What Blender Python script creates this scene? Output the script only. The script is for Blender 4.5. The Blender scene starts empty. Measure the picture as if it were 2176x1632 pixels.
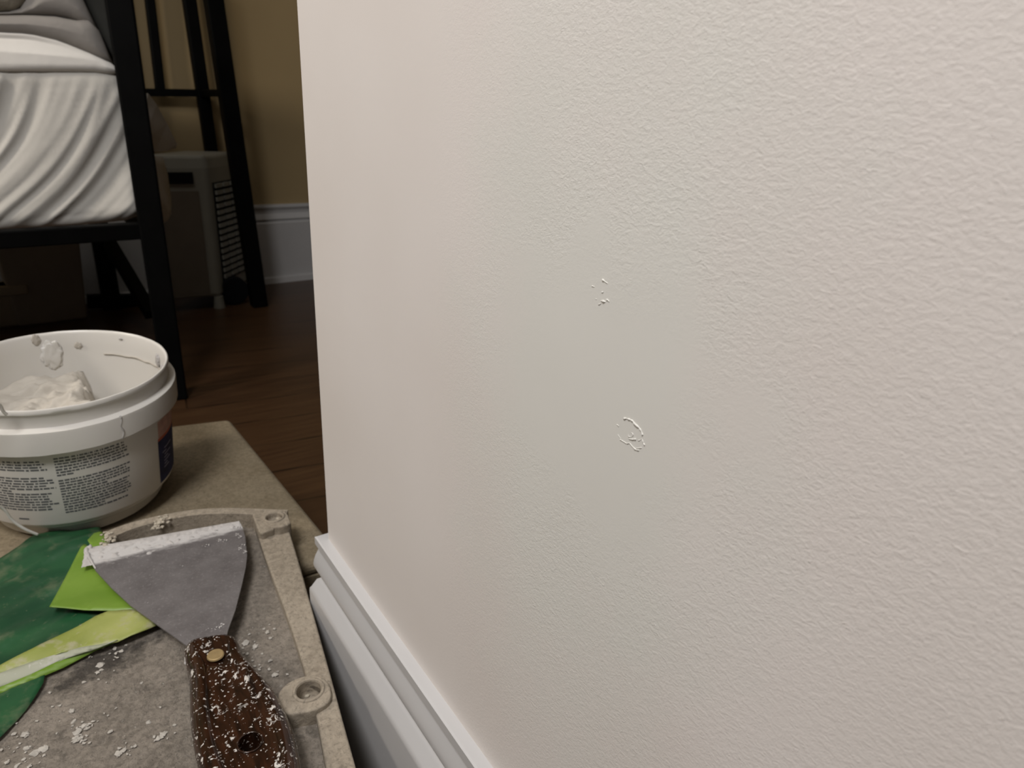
import bpy, bmesh, math, random
from mathutils import Vector, Matrix, noise
random.seed(7)
S = bpy.context.scene
COL = S.collection

# ------------------------------------------------------------------ camera
F, CX, CY = 1450.0, 1088.0, 816.0            # focal length and centre for a 2176 x 1632 frame
H = 0.46
CAM = Vector((0, 0, H))
ROT = Matrix(((0.8236, 0.1709, -0.5408), (-0.5650, 0.3306, -0.7560), (0.0496, 0.9282, 0.3688)))
cam = bpy.data.cameras.new('camera')
cam.sensor_width = 36; cam.lens = F / 2176 * 36; cam.clip_start = 0.01; cam.clip_end = 50
cam.dof.use_dof = True; cam.dof.focus_distance = 0.25; cam.dof.aperture_fstop = 24
co = bpy.data.objects.new('camera', cam); COL.objects.link(co)
co.matrix_world = Matrix.Translation(CAM) @ ROT.to_4x4()
S.camera = co

# ------------------------------------------------------------------ world, lights, exposure
S.view_settings.view_transform = 'Standard'; S.view_settings.look = 'None'
S.view_settings.exposure = 0.0; S.view_settings.gamma = 1; S.view_settings.use_curve_mapping = False
w = bpy.data.worlds.new('world'); S.world = w; w.use_nodes = True
w.node_tree.nodes['Background'].inputs[0].default_value = (1.0, 0.93, 0.85, 1)
w.node_tree.nodes['Background'].inputs[1].default_value = 0.02

def area(name, loc, target, size, power, color):
    l = bpy.data.lights.new(name, 'AREA'); l.shape = 'DISK'; l.size = size; l.energy = power; l.color = color
    o = bpy.data.objects.new(name, l); COL.objects.link(o); o.location = loc
    d = Vector(target) - Vector(loc); o.rotation_euler = d.to_track_quat('-Z', 'Y').to_euler()
    return o
area('hall_light', (-0.35, 0.0, 1.22), (0.0, 0.3, 0.3), 0.34, 9.9, (1.0, 0.98, 0.975))
area('overhead_fill', (-0.15, 0.75, 2.38), (-0.15, 0.75, 0.0), 1.1, 7, (1.0, 0.96, 0.90))  # unseen soft fill added overhead to lift the pail's darker side
area('bedroom_lamp_light', (-0.95, 0.75, 0.98), (0.1, 1.5, 0.5), 0.22, 7.5, (1.0, 0.90, 0.78))

def smooth01(a, b, x):
    t = max(0.0, min(1.0, (x - a) / (b - a))); return t * t * (3 - 2 * t)

# rays of the camera, to measure real positions from the photograph
def ray(x, y): return ROT @ Vector((x - CX, -(y - CY), -F))
def atz(x, y, z): r = ray(x, y); return CAM + r * ((z - H) / r.z)
def atx(x, y, X): r = ray(x, y); return CAM + r * (X / r.x)
def aty(x, y, Y): r = ray(x, y); return CAM + r * (Y / r.y)

# ------------------------------------------------------------------ helpers
def mesh(name, verts, faces, mat=None, parent=None, smooth=False):
    me = bpy.data.meshes.new(name); me.from_pydata([tuple(v) for v in verts], [], faces); me.update()
    o = bpy.data.objects.new(name, me); COL.objects.link(o)
    if mat: me.materials.append(mat)
    if smooth:
        for p in me.polygons: p.use_smooth = True
    if parent:
        o.parent = parent; o.matrix_parent_inverse = Matrix.Translation(-parent.location)
    return o
def from_bm(name, bm, mat=None, parent=None, smooth=False, recalc=True):
    if recalc: bmesh.ops.recalc_face_normals(bm, faces=bm.faces[:])
    me = bpy.data.meshes.new(name); bm.to_mesh(me); bm.free()
    o = bpy.data.objects.new(name, me); COL.objects.link(o)
    if mat: me.materials.append(mat)
    if smooth:
        for p in me.polygons: p.use_smooth = True
    if parent:
        o.parent = parent; o.matrix_parent_inverse = Matrix.Translation(-parent.location)
    return o
def bevel(o, wd, seg=2):
    m = o.modifiers.new('bevel', 'BEVEL'); m.width = wd; m.segments = seg; m.limit_method = 'ANGLE'; m.angle_limit = 0.6
    return o
def empty(name, loc):
    o = bpy.data.objects.new(name, None); o.empty_display_size = 0.05; o.location = loc; COL.objects.link(o); return o
def tag(o, label, cat, group=None, kind=None):
    o['label'] = label; o['category'] = cat
    if group: o['group'] = group
    if kind: o['kind'] = kind
    return o
def struct(o): o['kind'] = 'structure'; return o
def box_bm(bm, x0, x1, y0, y1, z0, z1):
    v = [bm.verts.new(p) for p in ((x0,y0,z0),(x1,y0,z0),(x1,y1,z0),(x0,y1,z0),(x0,y0,z1),(x1,y0,z1),(x1,y1,z1),(x0,y1,z1))]
    for f in ((3,2,1,0),(4,5,6,7),(0,1,5,4),(1,2,6,5),(2,3,7,6),(3,0,4,7)): bm.faces.new([v[i] for i in f])
def bar_bm(bm, a, b, wd, dp=None, up=None):
    a, b = Vector(a), Vector(b); dp = dp or wd; d = (b - a).normalized()
    up = Vector(up) if up else (Vector((0,1,0)) if abs(d.z) > .6 else Vector((0,0,1)))
    u = d.cross(up).normalized(); v = u.cross(d).normalized()
    q = []
    for p in (a, b):
        for s, t in ((-1,-1),(1,-1),(1,1),(-1,1)): q.append(bm.verts.new(p + u*s*wd/2 + v*t*dp/2))
    for f in ((0,1,2,3),(7,6,5,4),(0,4,5,1),(1,5,6,2),(2,6,7,3),(3,7,4,0)): bm.faces.new([q[i] for i in f])
def tube_bm(bm, pts, r, n=8):
    rings = []
    pts = [Vector(p) for p in pts]
    for i, p in enumerate(pts):
        d = (pts[min(i+1, len(pts)-1)] - pts[max(i-1, 0)]).normalized()
        a = d.cross(Vector((0.31, 0.2, 0.93))).normalized(); b = d.cross(a)
        rr = r[i] if isinstance(r, (list, tuple)) else r
        rings.append([bm.verts.new(p + (a*math.cos(t) + b*math.sin(t))*rr) for t in [2*math.pi*k/n for k in range(n)]])
    for A, B in zip(rings, rings[1:]):
        for k in range(n): bm.faces.new((A[k], A[(k+1)%n], B[(k+1)%n], B[k]))
    bm.faces.new(rings[0][::-1]); bm.faces.new(rings[-1])
def prism(name, top, zb, mat, parent=None, bev=0.0):
    """top: list of world points (a closed outline); extruded down to height zb"""
    n = len(top); vs = [tuple(p) for p in top] + [(p[0], p[1], zb) for p in top]
    fs = [list(range(n)), list(range(2*n-1, n-1, -1))] + [(i, i+n, (i+1)%n+n, (i+1)%n) for i in range(n)]
    bm = bmesh.new(); bv = [bm.verts.new(v) for v in vs]
    for f in fs: bm.faces.new([bv[i] for i in f])
    o = from_bm(name, bm, mat, parent)
    if bev: bevel(o, bev, 3)
    return o
def catmull(pts, n=6, closed=False):
    P = [Vector(p) for p in pts]; out = []; N = len(P)
    for i in range(N if closed else N-1):
        if closed: a, b, c, d = P[i-1], P[i], P[(i+1)%N], P[(i+2)%N]
        else: a, b, c, d = P[max(i-1,0)], P[i], P[i+1], P[min(i+2,N-1)]
        for k in range(n):
            t = k/n
            out.append(0.5*((2*b) + (c-a)*t + (2*a-5*b+4*c-d)*t*t + (-a+3*b-3*c+d)*t**3))
    if not closed: out.append(P[-1])
    return out

# ------------------------------------------------------------------ materials
class NT:
    def __init__(s, name, rough=0.5, metal=0.0, color=(.8,.8,.8)):
        s.m = bpy.data.materials.new(name); s.m.use_nodes = True; s.t = s.m.node_tree; s.N = s.t.nodes; s.L = s.t.links
        s.b = s.N['Principled BSDF']
        s.b.inputs['Roughness'].default_value = rough; s.b.inputs['Metallic'].default_value = metal
        s.b.inputs['Base Color'].default_value = (*color, 1)
        s.co = None
    def node(s, k, **kw):
        n = s.N.new(k)
        for a, b in kw.items(): setattr(n, a, b)
        return n
    def link(s, a, b): s.L.new(a, b); return s
    def coord(s, scale=(1,1,1), rot=(0,0,0)):
        tc = s.node('ShaderNodeTexCoord'); mp = s.node('ShaderNodeMapping')
        mp.inputs['Scale'].default_value = scale; mp.inputs['Rotation'].default_value = rot
        s.link(tc.outputs['Object'], mp.inputs['Vector']); return mp.outputs[0]
    def noise(s, vec, scale, detail=3, rough=.5, dist=0.0):
        n = s.node('ShaderNodeTexNoise'); n.inputs['Scale'].default_value = scale; n.inputs['Detail'].default_value = detail
        n.inputs['Roughness'].default_value = rough; n.inputs['Distortion'].default_value = dist
        if vec is not None: s.link(vec, n.inputs['Vector'])
        return n.outputs['Fac']
    def ramp(s, fac, stops, interp='LINEAR'):
        r = s.node('ShaderNodeValToRGB'); r.color_ramp.interpolation = interp; cr = r.color_ramp
        while len(cr.elements) < len(stops): cr.elements.new(.5)
        for e, (p, c) in zip(cr.elements, stops):
            e.position = p; e.color = (*c, 1) if not isinstance(c, (int, float)) else (c, c, c, 1)
        s.link(fac, r.inputs[0]); return r.outputs[0]
    def math(s, op, a, b=None, c=None, clamp=False):
        n = s.node('ShaderNodeMath', operation=op, use_clamp=clamp)
        for i, v in enumerate((a, b, c)):
            if v is None: continue
            if isinstance(v, (int, float)): n.inputs[i].default_value = v
            else: s.link(v, n.inputs[i])
        return n.outputs[0]
    def mix(s, fac, a, b):
        n = s.node('ShaderNodeMix', data_type='RGBA')
        for i, v in ((0, fac), (6, a), (7, b)):
            if isinstance(v, (int, float)): n.inputs[i].default_value = v
            elif isinstance(v, tuple): n.inputs[i].default_value = (*v, 1)
            else: s.link(v, n.inputs[i])
        return n.outputs[2]
    def bump(s, h, strength=1.0, dist=0.001, normal=None):
        n = s.node('ShaderNodeBump'); n.inputs['Distance'].default_value = dist
        if isinstance(strength, (int, float)): n.inputs['Strength'].default_value = strength
        else: s.link(strength, n.inputs['Strength'])
        s.link(h, n.inputs['Height'])
        if normal is not None: s.link(normal, n.inputs['Normal'])
        return n.outputs[0]
    def sep(s, v):
        n = s.node('ShaderNodeSeparateXYZ'); s.link(v, n.inputs[0]); return n.outputs
    def color(s, c): s.link(c, s.b.inputs['Base Color']); return s
    def normal(s, n): s.link(n, s.b.inputs['Normal']); return s
    def rough(s, r): s.link(r, s.b.inputs['Roughness']); return s

def plain(name, color, rough=.5, metal=0.0, var=.06, scale=30, bump=0.0, bscale=200, bdist=.0005):
    t = NT(name, rough, metal, color); c = t.coord()
    a = tuple(max(0, x*(1-var)) for x in color); b = tuple(min(1, x*(1+var)) for x in color)
    t.color(t.ramp(t.noise(c, scale, 3), [(.3, a), (.7, b)]))
    if bump: t.normal(t.bump(t.noise(c, bscale, 3), bump, bdist))
    return t.m

def wall_material():
    t = NT('painted_wall', .55); c = t.coord(); x, y, z = t.sep(c)
    big = t.noise(c, 22, 3); big2 = t.noise(c, 9, 2)
    # skim-coated patch: an uneven oval, smooth inside, textured outside
    dy = t.math('DIVIDE', t.math('SUBTRACT', y, .135), .062); dz = t.math('DIVIDE', t.math('SUBTRACT', z, .388), .052)
    d = t.math('SQRT', t.math('ADD', t.math('MULTIPLY', dy, dy), t.math('MULTIPLY', dz, dz)))
    d = t.math('ADD', d, t.math('MULTIPLY', t.math('SUBTRACT', t.noise(c, 35, 4, .6), .5), .9))
    amp = t.ramp(t.math('ADD', d, t.math('MULTIPLY', t.math('SUBTRACT', t.noise(c, 60, 3, .6), .5), .8)), [(.45, .05), (.75, .28), (1.05, 1.0)])
    amp = t.math('MULTIPLY', amp, t.ramp(t.math('MULTIPLY', y, 2.0), [(.30, 1.0), (.46, .10)]))
    # rolled stipple, slightly stretched sideways
    cw = t.coord(scale=(1, .62, 1.0), rot=(math.radians(-14), 0, 0))
    n1 = t.noise(cw, 820, 4, .65, .7); n2 = t.noise(cw, 2000, 3, .65, .3)
    hgt = t.math('ADD', t.ramp(n1, [(.38, 0.0), (.70, 1.0)]), t.math('MULTIPLY', n2, .9))
    flecks = t.ramp(t.noise(cw, 800, 3, .6, 1.2), [(.64, 0.0), (.72, 1.0)])
    fl = t.math('MULTIPLY', flecks, t.ramp(d, [(.78, 0.0), (1.0, .8), (1.0, .8)]))
    hh = t.math('ADD', t.math('MULTIPLY', hgt, t.math('ADD', t.math('MULTIPLY', big, .9), .45)), fl)
    hh = t.math('ADD', hh, t.math('MULTIPLY', t.noise(c, 120, 2), .8))
    t.normal(t.bump(hh, t.math('MULTIPLY', amp, .46), .00016))
    warm = t.ramp(big2, [(.35, (.66, .615, .58)), (.65, (.69, .65, .62))])
    patch = t.ramp(big, [(.3, (.64, .63, .59)), (.7, (.655, .645, .605))])
    ey_ = t.math('DIVIDE', t.math('SUBTRACT', y, .140), .080); ez_ = t.math('DIVIDE', t.math('SUBTRACT', z, .385), .17)
    e_ = t.math('ADD', t.math('SQRT', t.math('ADD', t.math('MULTIPLY', ey_, ey_), t.math('MULTIPLY', ez_, ez_))), t.math('MULTIPLY', t.math('SUBTRACT', t.noise(c, 25, 4, .6), .5), .9))
    t.color(t.mix(t.ramp(e_, [(.4, 0.0), (1.25, 1.0)]), patch, warm))
    return t.m
M = {}
M['wall'] = wall_material()
M['trim'] = plain('white_trim_paint', (.50, .495, .495), .32, var=.015)
M['ochre'] = plain('ochre_wall_paint', (.33, .245, .125), .6, var=.05, scale=5)
M['ceil'] = plain('ceiling_paint', (.62, .60, .57), .8, var=.02)
M['black'] = plain('black_metal', (.003, .003, .003), .5, .0, var=.2)
M['black'].node_tree.nodes['Principled BSDF'].inputs['Specular IOR Level'].default_value = .05
M['sheet'] = plain('white_sheet', (.62, .60, .555), .85, var=.03, scale=12, bump=.3, bscale=60, bdist=.002)
M['duvet'] = plain('top_lit_white_duvet', (.84, .815, .77), .85, var=.02, scale=12, bump=.3, bscale=60, bdist=.002)  # overhead light on the bulging top is painted in as a brighter white
M['grey_cloth'] = plain('grey_blanket', (.30, .28, .26), .9, var=.06, scale=20, bump=.3, bscale=90, bdist=.002)
M['lace_cloth'] = plain('pale_knit', (.36, .33, .27), .9, var=.35, scale=60, bump=.6, bscale=120, bdist=.003)
M['dark_cloth'] = plain('charcoal_cloth', (.035, .035, .03), .9, var=.2)
M['ac_body'] = plain('off_white_plastic', (.25, .245, .21), .45, var=.04)
M['ac_panel'] = plain('beige_plastic_panel', (.13, .108, .082), .5, var=.05)
M['ac_dark'] = plain('dark_plastic', (.006, .006, .007), .7)
M['ac_dark'].node_tree.nodes['Principled BSDF'].inputs['Specular IOR Level'].default_value = .1
M['bin'] = plain('dim_storage_plastic', (.22, .19, .15), .6, var=.08, scale=8)
M['paper_box'] = plain('tan_cardboard', (.27, .23, .17), .75, var=.05, scale=10)

def floor_material():
    t = NT('dark_wood_floor', .32); c = t.coord()
    br = t.node('ShaderNodeTexBrick'); t.link(t.coord(rot=(0,0,math.radians(8))), br.inputs['Vector'])
    br.inputs['Scale'].default_value = 1.0; br.inputs['Brick Width'].default_value = 1.1; br.inputs['Row Height'].default_value = .085
    br.inputs['Mortar Size'].default_value = .0015; br.offset = .37
    br.inputs['Color1'].default_value = (.050, .024, .011, 1); br.inputs['Color2'].default_value = (.034, .016, .008, 1)
    br.inputs['Mortar'].default_value = (.004, .002, .001, 1)
    g = t.noise(t.coord(scale=(3, 40, 1), rot=(0,0,math.radians(8))), 3, 4)
    t.color(t.mix(t.ramp(g, [(.35, 0.0), (.7, .7)]), br.outputs['Color'], (.075, .040, .018)))
    return t.m
M['floor'] = floor_material()

def dusty(name, c1, c2, speck=(.62,.58,.52), speck_at=.66, rough=.8, bump=.7, bscale=160, sscale=240, grime_shade=False):
    t = NT(name, rough); c = t.coord()
    n = t.noise(c, 26, 5, .65); f = t.noise(c, 260, 4, .6)
    base = t.ramp(n, [(.32, c1), (.68, c2)])
    base = t.mix(t.math('MULTIPLY', t.ramp(f, [(.42, 0.0), (.62, 1.0)]), .45), base, tuple(x*1.3 for x in c2))
    base = t.mix(t.math('MULTIPLY', t.ramp(t.noise(c, 420, 4, .7, .8), [(.36, 1.0), (.48, 0.0)]), .5), base, tuple(x*.5 for x in c1))
    if grime_shade:
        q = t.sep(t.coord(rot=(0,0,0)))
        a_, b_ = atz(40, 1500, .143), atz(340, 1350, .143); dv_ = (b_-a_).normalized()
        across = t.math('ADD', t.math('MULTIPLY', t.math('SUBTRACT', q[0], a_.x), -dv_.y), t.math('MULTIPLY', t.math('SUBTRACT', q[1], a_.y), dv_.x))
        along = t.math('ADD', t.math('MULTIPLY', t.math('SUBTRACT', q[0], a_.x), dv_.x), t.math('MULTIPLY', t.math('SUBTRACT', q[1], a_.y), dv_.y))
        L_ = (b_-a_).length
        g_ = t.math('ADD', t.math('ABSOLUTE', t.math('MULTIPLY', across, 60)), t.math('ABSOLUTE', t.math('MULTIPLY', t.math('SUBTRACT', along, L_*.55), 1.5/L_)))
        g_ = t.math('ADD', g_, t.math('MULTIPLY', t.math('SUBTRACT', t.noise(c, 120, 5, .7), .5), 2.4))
        base = t.mix(t.ramp(g_, [(.35, .85), (.95, 0.0)]), base, (.022, .018, .014))  # dark band: grime, with the folded strip's contact shadow painted in
        base = t.mix(t.ramp(t.noise(c, 48, 6, .7), [(.56, 0.0), (.70, .75)]), base, tuple(x*.35 for x in c1))
    sp = t.math('MULTIPLY', t.ramp(t.noise(c, sscale, 3, .6), [(speck_at, 0.0), (speck_at+.04, 1.0)]), t.ramp(t.noise(c, 30, 2), [(.40, 0.0), (.6, 1.0)]))
    t.color(t.mix(sp, base, speck))
    h = t.math('ADD', t.math('ADD', t.noise(c, bscale, 5, .65), t.math('MULTIPLY', t.noise(c, bscale*3.5, 4, .7, .5), .55)), t.math('MULTIPLY', sp, .6))
    t.normal(t.bump(h, bump, .0009)); return t.m
M['case'] = dusty('dusty_beige_plastic', (.215, .18, .135), (.32, .275, .215), bump=.8, speck=(.42,.37,.29))
M['case_floor'] = dusty('grimy_shaded_recess_plastic', (.125, .107, .086), (.235, .205, .170), bump=1.6, bscale=170, speck=(.42,.39,.34), grime_shade=True)
M['mat_box'] = dusty('worn_beige_surface', (.175, .138, .085), (.235, .192, .128), bump=.5, bscale=90, speck=(.33,.28,.2), speck_at=.7)
M['pail'] = plain('white_pail_plastic', (.66, .64, .60), .33, var=.02, scale=20)
M['pail'].node_tree.nodes['Principled BSDF'].inputs['Subsurface Weight'].default_value = .35
M['pail'].node_tree.nodes['Principled BSDF'].inputs['Subsurface Radius'].default_value = (.03, .03, .026)
M['compound'] = plain('joint_compound', (.47, .435, .38), .7, var=.04, scale=40, bump=.5, bscale=160, bdist=.001)
M['crust'] = plain('dried_plaster', (.45, .43, .415), .85, var=.08, scale=200, bump=.8, bscale=400, bdist=.0008)
M['crust_tan'] = plain('tan_dried_plaster', (.42, .375, .30), .85, var=.12, scale=150, bump=.8, bscale=300, bdist=.001)
M['crumb'] = plain('grey_plaster_crumb', (.40, .375, .335), .9, var=.15, scale=300, bump=.6, bscale=600, bdist=.0004)
M['ink'] = plain('grey_ink', (.10, .105, .11), .5)
M['blue_ink'] = plain('navy_ink', (.016, .02, .075), .8, var=.4, scale=90)
M['red_ink'] = plain('faded_red_ink', (.50, .30, .26), .45, var=.2, scale=150)
M['orange_ink'] = plain('orange_ink', (.45, .10, .05), .45)
M['pale_ink'] = plain('pale_blue_ink', (.28, .28, .42), .45)
M['brass'] = plain('brass_rivet', (.46, .34, .17), .45, .6, var=.1, scale=300)
M['hole'] = plain('dark_recess', (.03, .028, .025), .8)

def film(name, c1, c2, dust=(.6,.58,.5), dust_amt=.5, rough=.35, scale=45):
    t = NT(name, rough); c = t.coord()
    base = t.ramp(t.noise(t.coord(scale=(1,2.6,1), rot=(0,0,math.radians(-32))), 14, 3), [(.35, c1), (.65, c2)])
    s1 = t.math('MULTIPLY', t.ramp(t.noise(c, scale, 5, .65), [(.52, 0.0), (.66, 1.0)]), dust_amt)
    s2 = t.ramp(t.noise(c, 260, 3, .6, .5), [(.67, 0.0), (.71, .9)])
    t.color(t.mix(t.math('MAXIMUM', s1, t.math('MULTIPLY', s2, t.math('MINIMUM', dust_amt*2, 1.0))), base, dust))
    t.normal(t.bump(t.noise(c, 60, 3), .25, .002)); return t.m
M['green'] = film('dark_green_film', (.006, .045, .018), (.018, .085, .032), (.12, .14, .08), .6)
M['lime'] = film('lime_green_film', (.125, .225, .022), (.165, .275, .035), (.3, .36, .1), .06, .4)
M['yellow_green'] = film('yellow_green_film', (.22, .26, .05), (.33, .35, .11), (.36, .34, .22), .8, .5, 80)
M['plastered_film'] = film('plaster_coated_film', (.36, .37, .30), (.25, .28, .16), (.46, .45, .40), .9, .7, 70)

def blade_material(L):
    t = NT('worn_steel', .42, .55); c = t.coord(); x, y, z = t.sep(c)     # local: y = distance from the cutting edge
    base = t.ramp(t.noise(c, 60, 5, .65), [(.3, (.125, .115, .115)), (.7, (.19, .178, .178))])
    base = t.mix(t.ramp(t.noise(c, 500, 3, .7), [(.56, 0.0), (.70, .6)]), base, (.30, .28, .28))
    edge = t.math('ADD', y, t.math('MULTIPLY', t.math('SUBTRACT', t.noise(t.coord(scale=(.5, 1.4, 1)), 170, 5, .7), .5), .020))
    edge = t.math('ADD', edge, t.math('MULTIPLY', x, .12))
    m1 = t.ramp(t.math('MULTIPLY', edge, 20), [(.40, 1.0), (.52, 0.0)])
    m2 = t.math('MULTIPLY', t.ramp(t.noise(c, 330, 3, .6, .6), [(.68, 0.0), (.72, 1.0)]), t.ramp(t.noise(c, 38, 2), [(.5, 0.0), (.62, 1.0)]))
    mm = t.math('MAXIMUM', m1, m2)
    t.color(t.mix(mm, base, (.50, .485, .475)))
    t.link(t.math('MULTIPLY', t.math('SUBTRACT', 1.0, mm), .22), t.b.inputs['Metallic'])
    t.rough(t.math('ADD', t.math('MULTIPLY', mm, .4), .45))
    t.normal(t.bump(t.math('ADD', t.math('MULTIPLY', mm, 1.0), t.math('MULTIPLY', t.noise(c, 420, 3), .5)), .6, .0007)); return t.m
def wood_material():
    t = NT('speckled_dark_wood', .16); c = t.coord()
    base = t.ramp(t.noise(t.coord(scale=(5, 1, 1)), 55, 4, .6), [(.35, (.010, .005, .003)), (.7, (.040, .015, .007))])
    s1 = t.ramp(t.noise(c, 560, 2, .5, .4), [(.645, 0.0), (.67, 1.0)])
    s2 = t.math('MULTIPLY', t.ramp(t.noise(c, 230, 4, .65, .8), [(.58, 0.0), (.605, 1.0)]), t.ramp(t.noise(c, 75, 2), [(.52, 0.0), (.58, 1.0)]))
    mm = t.math('MAXIMUM', s1, s2)
    t.color(t.mix(mm, base, (.56, .53, .49)))
    t.rough(t.math('ADD', t.math('MULTIPLY', mm, .6), .16))
    t.normal(t.bump(mm, .5, .0006)); return t.m

# ================================================================== SETTING
WX, WY = .123, .365                       # face of the near wall, and its free end
bm = bmesh.new(); box_bm(bm, WX, .25, -1.6, WY, 0, 2.45)
wr = struct(from_bm('wall_right', bm, M['wall'])); 
bm = bmesh.new(); box_bm(bm, -2.2, 2.6, -1.6, 2.6, -.05, 0); struct(from_bm('floor', bm, M['floor']))
bm = bmesh.new(); box_bm(bm, -2.2, 2.6, -1.6, 2.6, 2.45, 2.5); struct(from_bm('ceiling', bm, M['ceil']))
# far wall of the bedroom (measured to stand very slightly askew)
FA, FB = Vector((-2.2, 1.662, 0)), Vector((2.6, 2.037, 0))
def far_y(x): return FA.y + (FB.y-FA.y)*(x-FA.x)/(FB.x-FA.x)
bm = bmesh.new(); bar_bm(bm, FA + Vector((0,.06,1.225)), FB + Vector((0,.06,1.225)), .12, 2.45); struct(from_bm('wall_far', bm, M['ochre']))
bm = bmesh.new(); box_bm(bm, -2.3, -2.2, -1.7, 2.7, 0, 2.45); struct(from_bm('wall_left', bm, M['ceil']))
bm = bmesh.new(); box_bm(bm, 2.5, 2.6, -1.7, 2.7, 0, 2.45); struct(from_bm('wall_side', bm, M['ochre']))
bm = bmesh.new(); box_bm(bm, -2.2, 2.6, -1.7, -1.6, 0, 2.45); struct(from_bm('wall_back', bm, M['ceil']))

# baseboard profile: (how far it stands off the wall, height)
PROF = [(.0, .2000), (.0058, .2006), (.0068, .2000), (.0068, .1948), (.0054, .1940), (.0050, .1925), (.0057, .1900), (.0070, .1860), (.0079, .1820),
        (.0083, .1790), (.0080, .1766), (.0066, .1742), (.0048, .1715), (.0046, .1690), (.0070, .1672), (.0100, .1606), (.0110, .1590), (.0112, .1565), (.0112, .012), (.0112, 0), (.0, 0)]
vs, fs = [], []
for seg in range(3):                      # along the wall, round the free end (mitred), along the end face
    for t_, z_ in PROF:
        p = ((WX - t_, -1.6), (WX - t_, WY + t_), (.25, WY + t_))[seg]; vs.append((p[0], p[1], z_))
n = len(PROF)
for s_ in range(2):
    for i in range(n-1): fs.append((s_*n+i, s_*n+i+1, (s_+1)*n+i+1, (s_+1)*n+i))
o = mesh('baseboard_right', vs, fs, M['trim']); struct(o)
for p in o.data.polygons: p.use_smooth = True
o.data.set_sharp_from_angle(angle=.6)
# far baseboard: same family, larger cap
PF = [(.0, .205), (.010, .205), (.011, .198), (.006, .190), (.006, .182), (.012, .172), (.014, .168), (.008, .164), (.016, .158), (.016, .016), (.026, .014), (.028, 0), (.0, 0)]
vs, fs = [], []
nd = Vector((FB.y-FA.y, -(FB.x-FA.x), 0)).normalized()
for q in (FA, FB):
    for t_, z_ in PF: vs.append(q + nd*t_ + Vector((0,0,z_)))
n = len(PF)
for i in range(n-1): fs.append((i, i+1, n+i+1, n+i))
o = struct(mesh('baseboard_far', vs, fs, M['trim']))

# raised rings of filler over two screw heads, and scraps of texture at the patch edge (parts of the wall)
def wall_ridge(name, pts, r, parent=wr):
    P = []
    for i, (x, y) in enumerate(pts):
        p = atx(x, y, WX); p.x = WX - .00002 + .00006*noise.noise(Vector((i*.9, 3, x*.01))); P.append(p)
    P = catmull(P, 5); m = len(P)
    rr = [r*(.35+.9*abs(noise.noise(Vector((p.y*900, p.z*900, 4)))))*min(1, (i+.6)/2, (m-i-.4)/2) for i, p in enumerate(P)]
    bm = bmesh.new(); tube_bm(bm, P, rr, 7); return from_bm(name, bm, M['wall'], parent, True)
K = lambda L: [(1200 + a/7.253, 850 + b/7.253) for a, b in L]
wall_ridge('filler_ridge', K([(905,290),(950,285),(1000,300),(1050,325),(1090,375),(1150,430),(1185,490),(1205,550)]), .00042)
wall_ridge('filler_ridge', K([(1195,600),(1215,660),(1240,705)]), .0003)
wall_ridge('filler_ridge', K([(850,605),(900,635),(960,670),(1000,665),(1040,710),(1100,765),(1150,775)]), .00034)
wall_ridge('filler_ridge', K([(1100,745),(1150,742),(1190,735)]), .00025)
wall_ridge('filler_ridge', K([(800,380),(830,395),(825,420)]), .00022)
wall_ridge('filler_ridge', K([(820,530),(850,575),(880,600)]), .00018)
wall_ridge('filler_ridge', K([(1020,500),(1050,520),(1050,555),(1020,570),(985,560),(985,530)]), .00018)
wall_ridge('filler_ridge', K([(990,600),(1050,608),(1100,603)]), .00045)
wall_ridge('filler_ridge', K([(1130,625),(1160,620),(1195,600)]), .00018)
K2 = lambda L: [(1150 + a/5.44, 550 + b/5.44) for a, b in L]
wall_ridge('filler_ridge', K2([(690,485),(715,490),(745,500)]), .0005)
wall_ridge('filler_ridge', K2([(755,470),(775,480),(790,498)]), .0004)
wall_ridge('filler_ridge', K2([(660,530),(680,525),(700,510)]), .0002)
wall_ridge('filler_ridge', K2([(700,235),(735,260),(775,288)]), .0003)
wall_ridge('filler_ridge', K2([(585,312),(600,318),(618,325)]), .0003)
wall_ridge('filler_ridge', K2([(700,380),(712,388),(722,380)]), .0003)
wall_ridge('filler_ridge', K2([(630,460),(645,470)]), .0002)

# ================================================================== BEDROOM
# --- bed
PX, PY = .1475, 1.150                     # near post
rail_dir = Vector((-.993, -.12, 0)).normalized(); foot_dir = Vector((.12, -.993, 0)).normalized()*-1   # away from the camera
foot_dir = Vector((-.02, 1, 0)).normalized()
bed = empty('bed_frame', (PX, PY, 0))
tag(bed, 'black metal bed frame with square corner post, side rail and braced rear leg', 'bed frame')
bm = bmesh.new(); bar_bm(bm, (PX, PY, 0), (PX, PY, 1.3), .034, .034, up=(.12,.99,0)); bevel(from_bm('post', bm, M['black'], bed), .003)
bm = bmesh.new(); A = Vector((PX, PY, .2715)); bar_bm(bm, A, A + rail_dir*1.7, .022, .023); bevel(from_bm('side_rail', bm, M['black'], bed), .002)
lg = atz(236, 640, 0); LX, LY = lg.x - .004, 1.755
bm = bmesh.new(); bar_bm(bm, (LX, LY, 0), (LX, LY, .262), .036); from_bm('leg', bm, M['black'], bed)
E_ = A + rail_dir*1.68; bm = bmesh.new(); bar_bm(bm, (E_.x, E_.y, 0), (E_.x, E_.y, .262), .034); from_bm('leg', bm, M['black'], bed)
bm = bmesh.new(); bar_bm(bm, (PX, PY, .2715), (LX, LY, .2715), .022); from_bm('end_rail', bm, M['black'], bed)
bm = bmesh.new(); bar_bm(bm, aty(232, 515, LY-.05), aty(322, 668, LY-.25), .022); from_bm('brace', bm, M['black'], bed)
bm = bmesh.new(); bar_bm(bm, aty(185, 640, LY), aty(300, 638, LY), .022, .028); from_bm('foot_bar', bm, M['black'], bed)
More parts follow.
